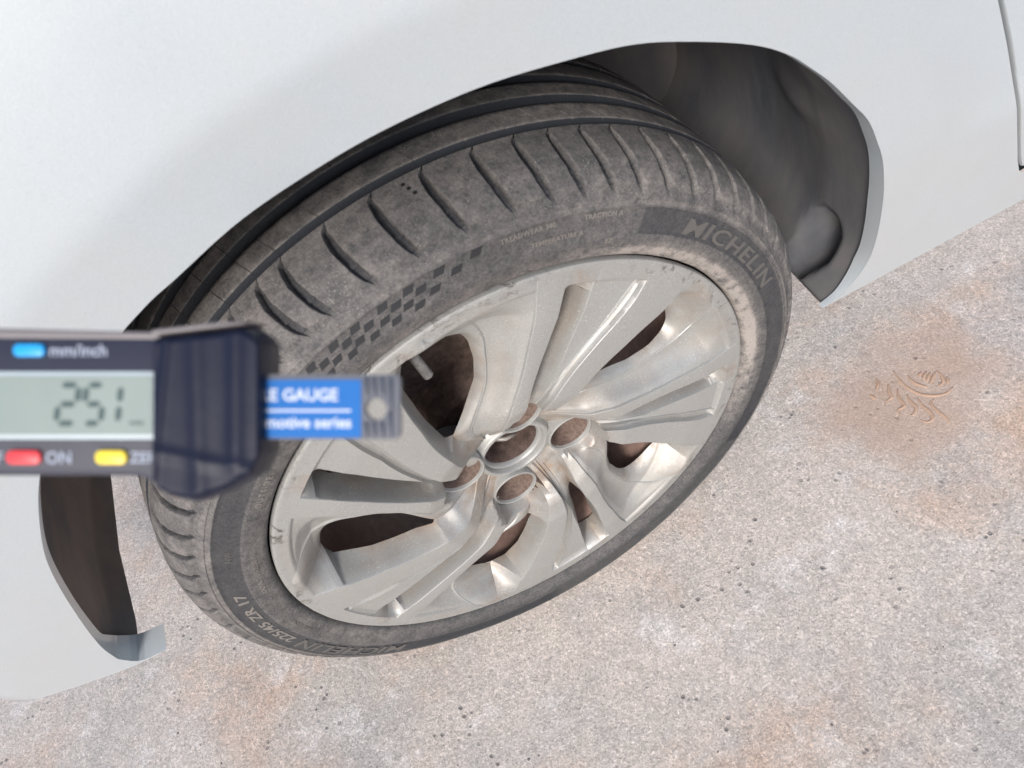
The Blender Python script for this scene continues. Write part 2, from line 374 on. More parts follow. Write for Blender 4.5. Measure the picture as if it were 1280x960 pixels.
# door beyond the shut line
def door():
    gapP = np.array([(.349, .8), (.389, .5), (.429, .35), (.4693, .2367), (.4922, .1816), (.5165, .1181), (.5530, .0165), (.5615, -.0045), (.5690, -.0117), (.602, -.0122), (1.5, -.0122)])
    a = resample(gapP[:7], 60); b = resample(gapP[6:], 50)[1:]; e = np.vstack([a, b])
    far = np.vstack([resample([(1.5, .8), (1.5, .0165)], 60), resample([(1.5, .0165), (1.5, -.0122)], 50)[1:]])
    wv = np.linspace(0, 1, 16) ** 1.8; P = e[None] * (1 - wv[:, None, None]) + far[None] * wv[:, None, None]
    y = y_body(P[..., 0], P[..., 1]); V = np.stack([P[..., 0], y, P[..., 1]], -1)
    r0 = V[0].copy(); r0[:, 1] += .02; r1 = V[0].copy(); r1[:, 1] += .0015; V[0] += np.array([.0012, 0, .0008]); V = np.vstack([[r0, r1], V])
    mesh_obj('door', V.reshape(-1, 3), grid_faces(len(V), V.shape[1]), PAINT, car, sharp=50)
    # dark rubber-lined gap behind the shut line
    g = np.vstack([resample(gapP[:7], 60), resample(gapP[6:], 50)[1:]]); o1 = g + np.array([-.016, -.018]); o2 = g + np.array([.016, .014])
    V = []
    for q in (o1, o2): V.append(np.stack([q[:, 0], y_body(q[:, 0], q[:, 1]) + .012, q[:, 1]], 1))
    mesh_obj('door_seal', np.vstack(V), grid_faces(2, len(g)), BLACK, car)
door()

# wheel-arch liner
def liner():
    i0 = int(np.argmin(((ARCHF - np.array((-.4546, -.0462))) ** 2).sum(1)))
    c = np.vstack([[(-.445, -.0745)], ARCHF[i0:], [(.3620, -.0960)]]); c = resample(c, 260)
    y0 = y_body(c[:, 0], c[:, 1]) + flange(c[:, 0], c[:, 1]) - .001 + np.clip((-.0692 - c[:, 1]) / .025, 0, 1) * (c[:, 0] > 0) * .012
    ny = 60; t = np.linspace(0, 1, ny) ** 1.3; Y0 = y0[None] + t[:, None] * (.32 - y0[None])
    rr = np.hypot(c[:, 0], c[:, 1]); u = c / rr[:, None]
    ang = np.degrees(np.arctan2(c[:, 1], c[:, 0]))
    dr = .004 + .012 * np.clip((Y0 - .0) / .1, 0, 1)
    dr = dr - .007 * np.exp(-((ang[None] - 35) / 1.6) ** 2) * np.clip((Y0 + .02) / .05, 0, 1) + .010 * np.clip((ang[None] - 36) / 3, 0, 1) * np.clip((90 - ang[None]) / 20, 0, 1)
    # oval well near the rear bottom and a few soft ribs
    zz = c[None, :, 1] + 0 * Y0
    cond = (c[None, :, 0] > 0)
    e = np.hypot((Y0 + .008) / .027, (zz + .046) / .033)
    dr = dr + cond * .042 * np.clip((1.0 - e) / .30, 0, 1)
    dr = dr + (c[None, :, 0] > -.1) * .0012 * np.sin(Y0 * 55 + ang[None] * .16) * np.clip((Y0 + .01) / .04, 0, 1) * .5 - .006 * np.exp(-((ang[None] - 14) / 3.) ** 2) * np.exp(-((Y0 - .05) / .04) ** 2)
    V = np.stack([c[None, :, 0] + u[None, :, 0] * dr, Y0, c[None, :, 1] + u[None, :, 1] * dr], -1)
    o = mesh_obj('wheel_arch_liner', V.reshape(-1, 3), grid_faces(ny, len(c), flip=True), LINER, car)
    # inner wall of the wheel well
    c2 = V[-1]; nV = [(0, .32, .05)] + [tuple(p) for p in c2]
    mesh_obj('inner_wing', nV, [(0, i, i + 1) for i in range(1, len(c2))], LINER, car, smooth=False)
    # bottom lip closing the bumper corner
liner()

# ------------------------------------------------------------------ the wheel (steered a little to the left)
wheel = empty('wheel', (0, 0, 0), car); wheel.rotation_euler[2] = 0.0764
TY = [(.2372, -.1060), (.2385, -.1118), (.2405, -.1150), (.2440, -.1172), (.2475, -.1182), (.2492, -.1190), (.2520, -.1200), (.2570, -.1205), (.2612, -.1207),
      (.2618, -.1203), (.2700, -.1198), (.2780, -.1185), (.2822, -.1174), (.2830, -.1179), (.2836, -.1174), (.2868, -.1163), (.2874, -.1168), (.2881, -.1161), (.2920, -.1138), (.2948, -.1120)]
ty_r = np.array([p[0] for p in TY]); ty_y = np.array([p[1] for p in TY])
def side_y(r): return np.interp(r, ty_r, ty_y)
starts = [101.3, 94.7, 88.2, 81.4, 74.7, 69.1, 64.3, 59.6, 54.9, 49.9, 44.6, 39.4, 34.2]
ph = list(starts); a = 34.2; pat = [5.3, 5.0, 5.6, 6.2, 6.6, 5.9, 5.2]; k = 0
while a - pat[k % 7] > 101.3 - 360 + 3.2: a -= pat[k % 7]; ph.append(a); k += 1
ph = np.array(sorted([x % 360 for x in ph])); nP = len(ph)
def tyre():
    # profile points across the tread from outer shoulder to inner shoulder
    ys = []
    def add(a, b, n): ys.extend(list(np.linspace(a, b, n, endpoint=False)))
    add(-.112, -.0625, 26)
    GR = [(-.0578, .0042, .0052), (-.0260, .0064, .0066), (.0060, .0064, .0066), (.0430, .0042, .0060)]   # centre, half width, depth
    cur = -.0625
    for c, h, d in GR:
        if c - h - .0003 > cur: add(cur, c - h - .0003, 7)
        for f in (-1.06, -.98, -.72, -.35, .35, .72, .98): ys.append(c + f * h)
        cur = c + h * 1.06
    add(cur, .105, 16); ys = np.array(ys)
    tr = np.interp(ys, [-.112, -.109, -.105, -.097, -.087, -.075, -.0595, -.03, 0, .03, .06, .075, .087, .097, .105],
                   [.2948, .2985, .3025, .3085, .3125, .3150, .3168, .3182, .3187, .3184, .3170, .3150, .3125, .3085, .303])
    pr = np.concatenate([ty_r[:-1], tr, [.296, .28, .25, .238]]); py = np.concatenate([ty_y[:-1], ys, [.110, .116, .118, .105]])
    # columns: groove edges at each pitch, blocks between
    cols = []; kind = []
    for i in range(nP):
        a = ph[i]; b = ph[(i + 1) % nP] + (360 if i == nP - 1 else 0); w_ = b - a
        for off, kd in ((-.36, 0), (-.31, .12), (-.24, 1), (.24, 1), (.31, .12), (.36, 0)): cols.append((a, off)); kind.append(kd)
        m_ = max(7, int(w_ / .45))
        for q in range(1, m_): cols.append((a + .5 + (w_ - 1.0) * q / m_, 0)); kind.append(0)
    base = np.array([c[0] for c in cols]); off = np.array([c[1] for c in cols]); kind = np.array(kind); nc = len(cols)
    Yp = py[:, None]; sh = np.interp(py, [-.1135, -.110, -.1026, -.0855, -.068, -.060, -.031, -.020, .0, .03, .06, .1], [-1.0, -.6, 0, .7, .8, 0, 2.0, 2.4, 3.6, 4.5, 3.8, 3.0])
    # width factor of the lateral groove: fine sipe on the ribs, wide on the shoulder
    wf = np.interp(py, [-.114, -.111, -.105, -.090, -.075, -.0665, -.0635, -.0545, .04, .047, .06, .1, .11], [.9, 1.9, 2.2, 2.1, 1.7, 1.0,   .3, .16, .16, .6, 1.6, 1.6, .5])
    gd = np.interp(py, [-.1136, -.1118, -.108, -.09, -.07, -.0625, -.055, .045, .06, .1, .108], [0, .0026, .0042, .0068, .0062,   .0030, .0015, .0015, .004, .003, 0])
    gd[py < -.1137] = 0; gd[:len(TY) - 1] = 0
    in_tread = np.zeros(len(pr), bool); in_tread[len(TY) - 1:len(TY) - 1 + len(ys)] = True
    sh = np.where(in_tread, sh, -1.0 if True else 0); wf = np.where(in_tread, wf, .9)
    ang = base[None] + sh[:, None] + off[None] * wf[:, None]
    d = kind[None] * gd[:, None]
    md = np.zeros(len(pr))
    for c, h, dd in GR:
        md = np.maximum(md, dd * np.clip((1.0 - np.abs(py - c) / h) / .30, 0, 1) * in_tread)
    d = np.maximum(d, md[:, None])
    # scalloped shoulder: block ends step down over the sidewall
    nxt = np.array([min([(x - b_) % 360 for x in ph if (x - b_) % 360 > .2] + [6]) for b_ in base + 0.0])
    pit = np.array([0.0] * nc)
    for i in range(nc):
        j = np.searchsorted(ph, base[i] % 360 + 1e-6, side='right') - 1; w_ = (ph[(j + 1) % nP] - ph[j]) % 360
        pit[i] = ((base[i] - ph[j]) % 360 + off[i]) / w_
    sc = np.sin(np.clip(pit, 0, 1) * np.pi) ** .5
    edge_r = .2955 - .0020 * sc                                # radius where the block end sits
    rr = pr[:, None] - d
    # sidewall step: below edge_r move 0.9 mm inboard
    yv = np.repeat(py[:, None], nc, 1)
    step = np.clip((edge_r[None] + .0032 - pr[:, None]) / .0012, 0, 1)
    shoulder = (py[:, None] < -.09) & (pr[:, None] > .2885)
    yv = yv + np.where(shoulder, step * .0024, 0) + np.where((pr[:, None] <= .2885) & (pr[:, None] > .283), .0006, 0)
    yv = yv + np.where(py[:, None] < -.1, .6, 0) * d             # grooves cut the shoulder face too
    th = np.radians(ang)
    x = rr * np.cos(th); z = rr * np.sin(th)
    # bulge and flat at the contact patch
    zlim = -GROUND + .0008
    low = np.clip((-z - .24) / .07, 0, 1); yv = np.where(yv < -.1, yv - .004 * low * np.clip((.31 - rr) / .03, 0, 1), yv)
    z = np.maximum(z, zlim)
    V = np.stack([x, yv, z], -1)
    # dust: heavy on shoulder and sidewall, light in main grooves and on the tucked bead
    du = np.interp(pr, [.238, .243, .248, .256, .262, .270, .282, .284, .290, .300, .306, .314, .3165, .319], [.35, .95, .9, .45, .50, .45, .45, 1.0, 1.0, .85, .80, .75, .70, .65])
    du = np.where(py > -.056, 1.0, du); a2 = np.degrees(th) % 360  # rib value raised to paint light onto tread shaded by the fender
    patch = (pr[:, None] > .2612) & (pr[:, None] < .2826)
    
    def win(lo, hi, soft):
        c_ = ((lo + hi) / 2) % 360; h_ = (hi - lo) / 2; dd_ = np.abs((a2 - c_ + 180) % 360 - 180); return np.clip((h_ - dd_) / soft, 0, 1)
    flag = patch * np.maximum(win(-20, 54, .6) * 0, win(-40, 53.5, .5)); lowp = patch * win(112, 262, 4)
    D_ = np.repeat(du[:, None], nc, 1); D_ = D_ * np.where(shoulder & (pr[:, None] < edge_r[None] + .0026), .72, 1.0); D_ = D_ * (1 - flag) + .17 * flag; D_ = D_ * (1 - lowp) + .17 * lowp
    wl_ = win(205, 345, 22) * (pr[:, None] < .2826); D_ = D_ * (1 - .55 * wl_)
    wb_ = win(-32, 66, 22) * np.clip((.2525 - pr[:, None]) / .004, 0, 1); D_ = D_ + 2.2 * wb_
    D_ = D_ * np.where(md[:, None] > .0002, .02, 1) * np.where((d > .003) & (md[:, None] <= 0), .22, 1)  # main grooves clean rubber; lateral grooves darkened to paint in their shade
    D_ = np.where((yv > .02), D_ * .5, D_)
    o = mesh_obj('tyre', V.reshape(-1, 3), grid_faces(len(pr), nc, wrap=True, flip=False), RUBBER, wheel, sharp=55, attrs={'dust': D_.ravel()})
    return o
tyre()
# the back of the tyre and its bead close the ring (seen only from underneath)
def side_poly(name, polys, m, h=.0004, parent=wheel):
    """polygons given as (r, degrees) laid on the side wall, h proud"""
    V = []; F = []
    for poly in polys:
        b = len(V); n = len(poly)
        for r, t in poly: V.append((r * math.cos(R_(t)), side_y(r) - h, r * math.sin(R_(t))))
        for r, t in poly: V.append((r * math.cos(R_(t)), side_y(r) + .0006, r * math.sin(R_(t))))
        F.append(tuple(range(b, b + n))); 
        for i in range(n): j = (i + 1) % n; F.append((b + i, b + n + i, b + n + j, b + j))
    return mesh_obj(name, V, F, m, parent, smooth=False)
def side_text(s, size, r0, mid, m=LETTER, bold=0, space=1.0, h=.0005, shear=0, stretch=1.0, span=None):
    V, F = text_mesh(s, size, bold=bold, space=space, shear=shear); V = V[:, :2] * np.array([stretch, 1])
    V[:, 0] -= (V[:, 0].max() + V[:, 0].min()) / 2
    if span: V[:, 0] *= R_(span) * (r0 + size * .35) / (V[:, 0].max() - V[:, 0].min())
    out = []
    for x, y in V:
        r = r0 + y; t = R_(mid) - x / (r0 + size * .35); out.append((r * math.cos(t), float(side_y(r)) - h, r * math.sin(t)))
    n = len(out); back = [(p[0], p[1] + h + .0004, p[2]) for p in out]
    from collections import Counter
    cnt = Counter(); 
    for f in F:
        for i in range(len(f)): cnt[frozenset((f[i], f[(i + 1) % len(f)]))] += 1
    F2 = list(F)
    for f in F:
        for i in range(len(f)):
            a, b = f[i], f[(i + 1) % len(f)]
            if cnt[frozenset((a, b))] == 1: F2.append((b, a, a + n, b + n))
    return mesh_obj('lettering', out + back, F2, m, wheel, smooth=False)
side_text('MICHELIN', .0185, .2650, 28.2, bold=.0003, space=1.12, shear=.12, h=.0009, span=31)
side_text('MICHELIN', .0185, .2650, 202.5, bold=.0003, space=1.12, shear=.12, h=.0009, span=31)
side_text('225/45 ZR 17', .0120, .2665, 173, m=LETTER2, bold=.0003, space=1.05, span=24)
side_text('94W', .0075, .2680, 149)
side_text('OUTSIDE', .0072, .2500, 133, m=LETTER2, bold=.00012, space=1.25)
side_text('RADIAL TUBELESS', .0060, .2495, 158, m=LETTER2, bold=.00012, space=1.1)
side_text('MADE IN SPAIN', .0050, .2500, 182, space=1.1)
side_text('TREADWEAR 340', .0050, .2775, 72.6, m=LETTER2, bold=.00012, space=1.1)
side_text('TRACTION A', .0050, .2775, 60.4, m=LETTER2, bold=.00012, space=1.1)
side_text('TEMPERATURE A', .0050, .2665, 68.0, m=LETTER2, bold=.00012, space=1.1)
side_text('E2', .0060, .2560, 58.5, m=LETTER2, bold=.00012)
# chequered emblem: clean rubber facets
cells = [(80.5, .2796), (83.8, .2743), (86.1, .2793), (87.6, .2687), (90.9, .2790), (89.4, .2744), (90.6, .2640), (92.0, .2690), (93.4, .2742), (95.0, .2790),
         (94.6, .2640), (95.9, .2694), (98.0, .2740), (99.6, .2788), (98.4, .2645), (100.4, .2690), (101.9, .2742), (103.4, .2788), (102.6, .2645), (104.6, .2694), (106.2, .2740), (107.8, .2785), (107.0, .2645), (109, .2694)]
polys = []
for t, r in cells:
    hr = .0025; ht = .80
    polys.append([(r - hr, t - ht + .3), (r - hr, t + ht + .3), (r + hr, t + ht - .3), (r + hr, t - ht - .3)][::-1])
side_poly('chequer_emblem', polys, CLEAN, .00035)
# wear holes in one shoulder block, beads of the tread indicator
pr_ = []
for k in range(3):
    V, F = [], []
    rr = .3128 - .0010 * k; yy = -.0700 - .0052 * k; t0 = R_(84.7 - .35 * k)
    c = Vector((rr * math.cos(t0), yy, rr * math.sin(t0))); nrm = Vector((math.cos(t0), -.12 - .1 * k, math.sin(t0))).normalized()
    u = nrm.orthogonal().normalized(); v = nrm.cross(u)
    rr2 = np.interp(yy, [-.087, -.075, -.0595], [.3125, .3150, .3168]) + .0003
    c = Vector((rr2 * math.cos(t0), yy, rr2 * math.sin(t0)))
    for q in range(12): aa = q * math.pi / 6; V.append(c + (u * math.cos(aa) + v * math.sin(aa)) * .0015)
    b = len(pr_) * 0; pr_.append((V, [tuple(range(12))]))
V = []; F = []
for v_, f_ in pr_:
    b = len(V); V += v_; F += [tuple(i + b for i in f) for f in f_]
mesh_obj('wear_mark', V, F, BLACK, wheel, smooth=False)

# --- alloy face: rows follow radius, columns follow the ribbon edges
def face():
    F_r = [.036, .043, .079, .100, .19, .23]; F_y = [-.0810, -.0850, -.1165, -.1228, -.1205, -.1160]
    C_ = dict(
        plo=([.036, .045, .06, .075, .0915, .10, .13, .155, .2, .225, .24], [46, 49, 53.5, 54.3, 50.2, 47.5, 42.8, 38.6, 33.2, 31.6, 31.4]),
        phi=([.036, .045, .065, .08, .10, .12, .147, .175, .2, .22, .24], [62, 64.3, 65.3, 64.0, 60.3, 56.4, 51.4, 47.2, 44.6, 44.0, 44.0]),
        qlo=([.036, .045, .055, .064, .078, .095, .105, .14, .165, .195, .222, .24], [100, 98, 94, 87.5, 80, 76.3, 74.4, 70.3, 67.7, 65.4, 64.4, 64.2]),
        qhi=([.036, .045, .055, .063, .075, .09, .10, .113, .13, .15, .18, .2, .222, .24], [108, 106, 103, 98.5, 92.0, 87.0, 84.2, 80.6, 77.0, 74.4, 72.2, 71.0, 70.6, 70.4]))
    rows = np.concatenate([np.linspace(.0365, .2, 100), np.linspace(.2012, .2292, 36)])
    def cv(k):
        r_, t_ = C_[k]; base = np.interp(rows, r_, t_)
        ker = np.hanning(9); ker /= ker.sum(); pad = np.r_[2 * base[0] - base[4:0:-1], base, 2 * base[-1] - base[-2:-6:-1]]
        return np.convolve(pad, ker, 'valid')
    plo, phi_, qlo, qhi = cv('plo'), cv('phi'), cv('qlo'), cv('qhi')
    r = rows; fy = np.interp(r, F_r, F_y); ker = np.hanning(7); ker /= ker.sum()
    fy = np.convolve(np.r_[2 * fy[0] - fy[3:0:-1], fy, 2 * fy[-1] - fy[-2:-5:-1]], ker, 'valid')
    def it(xs, vs_): return np.interp(r, xs, vs_)
    sm = lambda t: t * t * (3 - 2 * t)
    def smo(a, n_=17):
        k_ = np.hanning(n_); k_ /= k_.sum(); h = n_ // 2
        return np.convolve(np.r_[2 * a[0] - a[h:0:-1], a, 2 * a[-1] - a[-2:-h - 2:-1]], k_, 'valid')
    mm = np.degrees(.001 / r)                                   # one millimetre as an angle at each radius
    cols = []                                                    # (theta, depth, dirt)
    def C(th, dep, dirt=0.): cols.append((th, dep + 0 * r, dirt + 0 * r)); return len(cols) - 1
    holes = []
    endL = sm(np.clip((.2225 - r) / .024, 0, 1)); endN = sm(np.clip((.2195 - r) / .0075, 0, 1))
    inL = sm(np.clip((r - .040) / .03, 0, 1))
    # -------- large window: from q edge (previous sector) to p_lo
    q0 = qhi - 72
    ridge = smo(it([.04, .07, .09, .10, .115, .13, .15, .18, .2, .21, .23], [34, 35, 34, 28, 19.5, 14.5, 12, 10.2, 11.5, 14, 22]))
    hL = smo(it([.04, .09, .098, .102, .110, .120, .135, .155, .175, .186, .193, .197], [44, 44, 42, 36, 28.5, 22.5, 16.8, 14.2, 13.4, 15, 20, 27]), 9)
    hR = np.minimum(plo - 6.0 * mm, it([.04, .09, .0985, .104, .189, .197], [46, 46, 40, 44, 40, 27]))
    inside = (r > .099) & (r < .197)
    mid = (hL + hR) / 2; 
    hL = np.where(inside, np.minimum(hL, hR), np.clip(it([.04, .09, .099, .197, .23], [43, 43, 41, 27, 26]), q0 + 12, plo - 3 * mm)); hR = np.where(inside, hR, hL)
    hdep = smo(it([.04, .055, .075, .099, .12, .16, .185, .197, .206, .214, .2225], [.001, .006, .016, .022, .027, .028, .034, .036, .025, .011, 0]), 7)
    rdep = smo(it([.04, .06, .08, .12, .16, .19, .2, .212, .2225], [.001, .007, .014, .018, .0195, .020, .018, .009, 0]), 7)
    ridge = np.minimum(ridge, hL - 2.5 * mm); ridge = np.maximum(ridge, q0 + 6 * mm)
    C(q0, 0); C(q0 + .45 * mm, .0004); C(q0 + 1.1 * mm, np.minimum(.0026, rdep))
    dishd = it([.04, .07, .1, .15, .2, .212, .2225], [.001, .007, .013, .0165, .014, .008, 0])
    for t in np.linspace(.08, .94, 14):
        bow = math.sin(math.pi * min(t * .92, 1)); th = (q0 + 1.1 * mm) * (1 - t) + ridge * t
        C(th, np.maximum(rdep * t ** 1.1, np.minimum(.0026, rdep)) + dishd * bow * .42, .25 * bow)
    C(ridge - .5 * mm, rdep + .0002); C(ridge, rdep); C(ridge + .5 * mm, rdep + .0006)
    for t in (.25, .5, .75): C(ridge * (1 - t) + hL * t, rdep * (1 - t) + hdep * t - .002 * math.sin(math.pi * t), .5)
    i0 = C(hL, hdep, .9)
    for t in (.2, .4, .6, .8): C(hL * (1 - t) + hR * t, hdep, .8)
    i1 = C(hR, hdep, .8); holes.append((i0, i1, inside & (hR - hL > .3)))
    for t in (.3, .65): C(hR * (1 - t) + plo * t, hdep * (1 - t ** 1.2) + .0006, .6 * (1 - t))
    C(plo - .8 * mm, np.minimum(.0016, hdep)); C(plo - .3 * mm, np.minimum(.0005, hdep))
    C(plo, 0)
    for t in (.06, .5, .94): C(plo * (1 - t) + phi_ * t, -.0002)
    C(phi_, 0)
    # -------- narrow window with raised panel
    crest = np.minimum(it([.04, .07, .1086, .124, .168, .216, .23], [70, 66.5, 62.6, 59.3, 51.6, 46.6, 46.4]), qlo - 6 * mm)
    crest = np.maximum(crest, phi_ + 1.6 * mm)
    rg = it([.04, .07, .1, .1086, .125, .14, .18, .215, .23], [75, 70, 64.2, 63.6, 61.2, 60.3, 58.0, 56.8, 57.0]); rg = np.maximum(rg, crest + .5 * mm); rg = np.minimum(rg, qlo - 4 * mm)
    ins2 = (r > .094) & (r < .2065)
    sL = rg + it([.04, .094, .12, .165, .2, .2065, .22], [8, 4.8, 4.4, 2.6, 1.6, 1.6, 2]); sR = qlo - 1.5 * mm
    sL = np.minimum(sL, sR - .1 * mm); c0 = (rg + qlo) / 2
    sw = np.clip(np.minimum((r - .094) / .012, (.2065 - r) / .003), 0, 1) ** .5
    ce = (sL + sR) / 2; sL2 = ce - (ce - sL) * sw; sR2 = ce + (sR - ce) * sw
    ndep = it([.04, .05, .06, .07, .094, .12, .2, .2075, .2135, .2195], [.0, .003, .008, .014, .021, .028, .030, .028, .014, 0])
    pdep = it([.04, .06, .08, .1, .112, .125, .2, .2145, .2185, .2195], [.001, .007, .011, .008, .0055, .0035, .0045, .0045, .002, 0])
    gdep = it([.04, .07, .1, .125, .2, .2125, .2175, .2195], [.001, .004, .0050, .0060, .0068, .0064, .003, 0])
    C(phi_ + .4 * mm, np.minimum(.0004, gdep))
    for t in np.linspace(.15, .85, 6): C(phi_ * (1 - t) + crest * t, gdep * math.sin(math.pi * (.12 + .76 * t)) + pdep * .45 * t, .15)
    C(crest, pdep * .45); C(crest + .5 * mm, pdep * .7)
    for t in (.2, .5, .8): C(crest * (1 - t) + rg * t, pdep * (.8 + .25 * t))
    C(rg - .3 * mm, pdep); C(rg, pdep + .0002); C(rg + .4 * mm, pdep + .0012 * (ndep > .004))
    for t in (.3, .6, .85): C(rg * (1 - t) + sL2 * t, pdep * (1 - t) + ndep * t, .35 + .2 * t)
    i2 = C(sL2, ndep, .8)
    for t in (.33, .66): C(sL2 * (1 - t) + sR2 * t, ndep, .8)
    i3 = C(sR2, ndep, .8); holes.append((i2, i3, ins2))
    for t in (.35, .7): C(sR2 * (1 - t) + qlo * t, ndep * (1 - t) + .0004, .7 * (1 - t))
    C(qlo - .7 * mm, np.minimum(.0014, ndep)); C(qlo - .25 * mm, np.minimum(.0004, ndep))
    C(qlo, 0)
    for t in (.06, .5, .94): C(qlo * (1 - t) + qhi * t, -.0002)
    nC = len(cols)
    T = np.stack([c[0] for c in cols], 1); Dp = np.stack([c[1] for c in cols], 1); Dr = np.stack([c[2] for c in cols], 1)
    # keep column order
    T = np.maximum.accumulate(T, axis=1)
    nr = len(r); Vs = []; drt = []; cut = []
    lug_t = 41.0
    for s in range(5):
        th = np.radians(T + 72 * s); x = r[:, None] * np.cos(th); z = r[:, None] * np.sin(th)
        y = fy[:, None] + Dp
        for kk in range(4):
            lt = R_(-20 + 90 * kk); d = np.hypot(x - .0575 * math.cos(lt), z - .0575 * math.sin(lt))
            f = sm(np.clip((.0285 - d) / .005, 0, 1)); y = y * (1 - f) + np.maximum(y, -.0905) * f
            if kk == s: cut.append(d)
            else: cut[-1] = np.minimum(cut[-1], d) if len(cut) > s else d
        Vs.append(np.stack([x, y, z], -1)); drt.append(Dr)
    # assemble
    V = np.concatenate(Vs, 1); ncol = V.shape[1]; Dd = np.concatenate(drt, 1)
    cutd = []
    X = V[..., 0]; Z = V[..., 2]; cd_ = np.full(X.shape, 9.)
    for kk in range(4):
        lt = R_(-20 + 90 * kk); cd_ = np.minimum(cd_, np.hypot(X - .0575 * math.cos(lt), Z - .0575 * math.sin(lt)))
    hub_d = np.exp(-((np.hypot(X, Z) - .055) / .03) ** 2) * .8
    Dd = np.clip(Dd + hub_d + .25 * (np.abs(V[..., 1] + .1) < 0), 0, 1)
    # outer lip rows
    last = V[-1]; u = last[:, [0, 2]] / np.hypot(last[:, 0], last[:, 2])[:, None]; ext = []
    for rr, yy in ((.2325, -.1160), (.2345, -.1158), (.2358, -.1150), (.2364, -.1136), (.2364, -.1100), (.2345, -.1070)):
        ext.append(np.stack([u[:, 0] * rr, np.full(len(u), yy), u[:, 1] * rr], -1))
    V = np.concatenate([V, np.array(ext)], 0); NR = V.shape[0]
    Dd = np.concatenate([Dd, np.zeros((6, ncol))], 0); cd_ = np.concatenate([cd_, np.full((6, ncol), 9.)], 0)
    lip = np.clip((np.hypot(V[..., 0], V[..., 2]) - .222) / .006, 0, 1)
    F = grid_faces(NR, ncol, wrap=True, flip=False)
    keep = np.ones((NR - 1, ncol), bool)
    for s in range(5):
        for a, b, rm in holes:
            rr = rm[:-1] & rm[1:]; keep[np.ix_(np.where(rr)[0], np.arange(s * nC + a, s * nC + b))] = False
    fc = cd_[:-1]; keep &= ~(fc < .0220)
    F = F[keep.ravel()]
    mesh_obj('alloy_spokes', V.reshape(-1, 3), F, ALLOY, wheel, sharp=26, attrs={'dirt': Dd.ravel(), 'lip': lip.ravel()})
face()
# hub ring, lug wells, lug bolts
lathe('hub_ring', [(.0270, -.040), (.0275, -.076), (.0283, -.0815), (.0296, -.0830), (.0310, -.0832), (.0318, -.0870), (.0328, -.0886), (.0345, -.0890), (.0362, -.0884), (.0374, -.0868), (.0385, -.0835), (.0430, -.0800), (.047, -.078)], ALLOY, wheel, 96)
lathe('hub_bore', [(.0272, -.079), (.0260, -.066), (.0255, -.045), (.019, -.043)], DARKMET, wheel, 64)
lathe('grease_cap', [(.0005, -.058), (.010, -.057), (.0125, -.054), (.0135, -.046), (.0135, -.03)], DARKMET, wheel, 40)
V, F = tube([(.004, -.058, .002), (.004, -.064, .002)], .0085, 6); mesh_obj('hub_nut', V, F, RUST, wheel, smooth=False)
V, F = tube([(-.014, -.060, -.006), (-.002, -.066, -.009), (.008, -.064, -.013)], .0024, 8); mesh_obj('split_pin', V, F, GREYMET, wheel)
wellp = [(.0245, -.052), (.0242, -.0910), (.0236, -.0930), (.0226, -.0936), (.0214, -.0930), (.0205, -.0905), (.0185, -.078), (.0170, -.066), (.0135, -.058), (.0002, -.0575)]
lw = lb = None
for k in range(4):
    t = R_(-20 + 90 * k); c = (.0575 * math.cos(t), 0, .0575 * math.sin(t))
    if k == 0:
        lw = lathe('lug_well', wellp[:6], ALLOY, wheel, 44); lw2 = lathe('lug_seat', wellp[5:], SEATM, wheel, 44)
        hexp = [(9.0e-3 * math.cos(R_(60 * i + 12)), 9.0e-3 * math.sin(R_(60 * i + 12))) for i in range(6)]
        V = [(x, -.0555, z) for x, z in hexp] + [(x, -.0668, z) for x, z in hexp] + [(x * .86, -.0685, z * .86) for x, z in hexp]
        F = [(i, (i + 1) % 6, 6 + (i + 1) % 6, 6 + i) for i in range(6)] + [(6 + i, 6 + (i + 1) % 6, 12 + (i + 1) % 6, 12 + i) for i in range(6)] + [tuple(range(12, 18))]
        lb = mesh_obj('lug_bolt', V, F, RUST, wheel, smooth=False); objs = (lw, lw2, lb)
    else:
        objs = tuple(link(o.copy()) for o in (lw, lw2, lb))
    for o in objs: o.parent = wheel; o.location = c
# dust attributes are absent on lathed alloy bits -> zero, which is what we want
lathe('rim_barrel', [(.2290, -.1120), (.2180, -.1000), (.2085, -.0860), (.2050, -.0740), (.2010, -.060), (.1990, -.02), (.1990, .05), (.206, .07), (.215, .10), (.232, .105)], BARREL, wheel, 200)
lathe('brake_disc', [(.050, -.052), (.062, -.050), (.070, -.030), (.072, -.0205), (.139, -.0200), (.141, -.0190), (.141, .002), (.139, .004), (.07, .004)], DARKMET, wheel, 128)
lathe('disc_shield', [(.05, .012), (.150, .014), (.156, .010), (.157, .0)], BLACK, wheel, 96)
# valve stem
vd = Vector((-.030, 0, .1955)).normalized(); p0 = Vector((-.0300, -.0720, .1960))
p1 = Vector((-.0270, -.0830, .1540))
V, F = tube([p0, p0.lerp(p1, .35), p0.lerp(p1, .36), p1, p1 + (p1 - p0).normalized() * .0012], [.0052, .0044, .0046, .0046, .0034], 14)
mesh_obj('valve_stem', V, F, plain('valve_rubber', (.16, .155, .15), .6, grain=.6, gscale=300, var=.6, vs_=200), wheel, sharp=40)
# brake caliper and strut seen through the spokes
cal = prism('brake_caliper', [(-.160, .030), (-.150, .085), (-.118, .118), (-.090, .105), (-.100, .060), (-.104, .020), (-.13, .012)], 0, .055, GREYMET, wheel, .006)
cal.rotation_euler[0] = R_(90); cal.location = (0, -.008, 0)

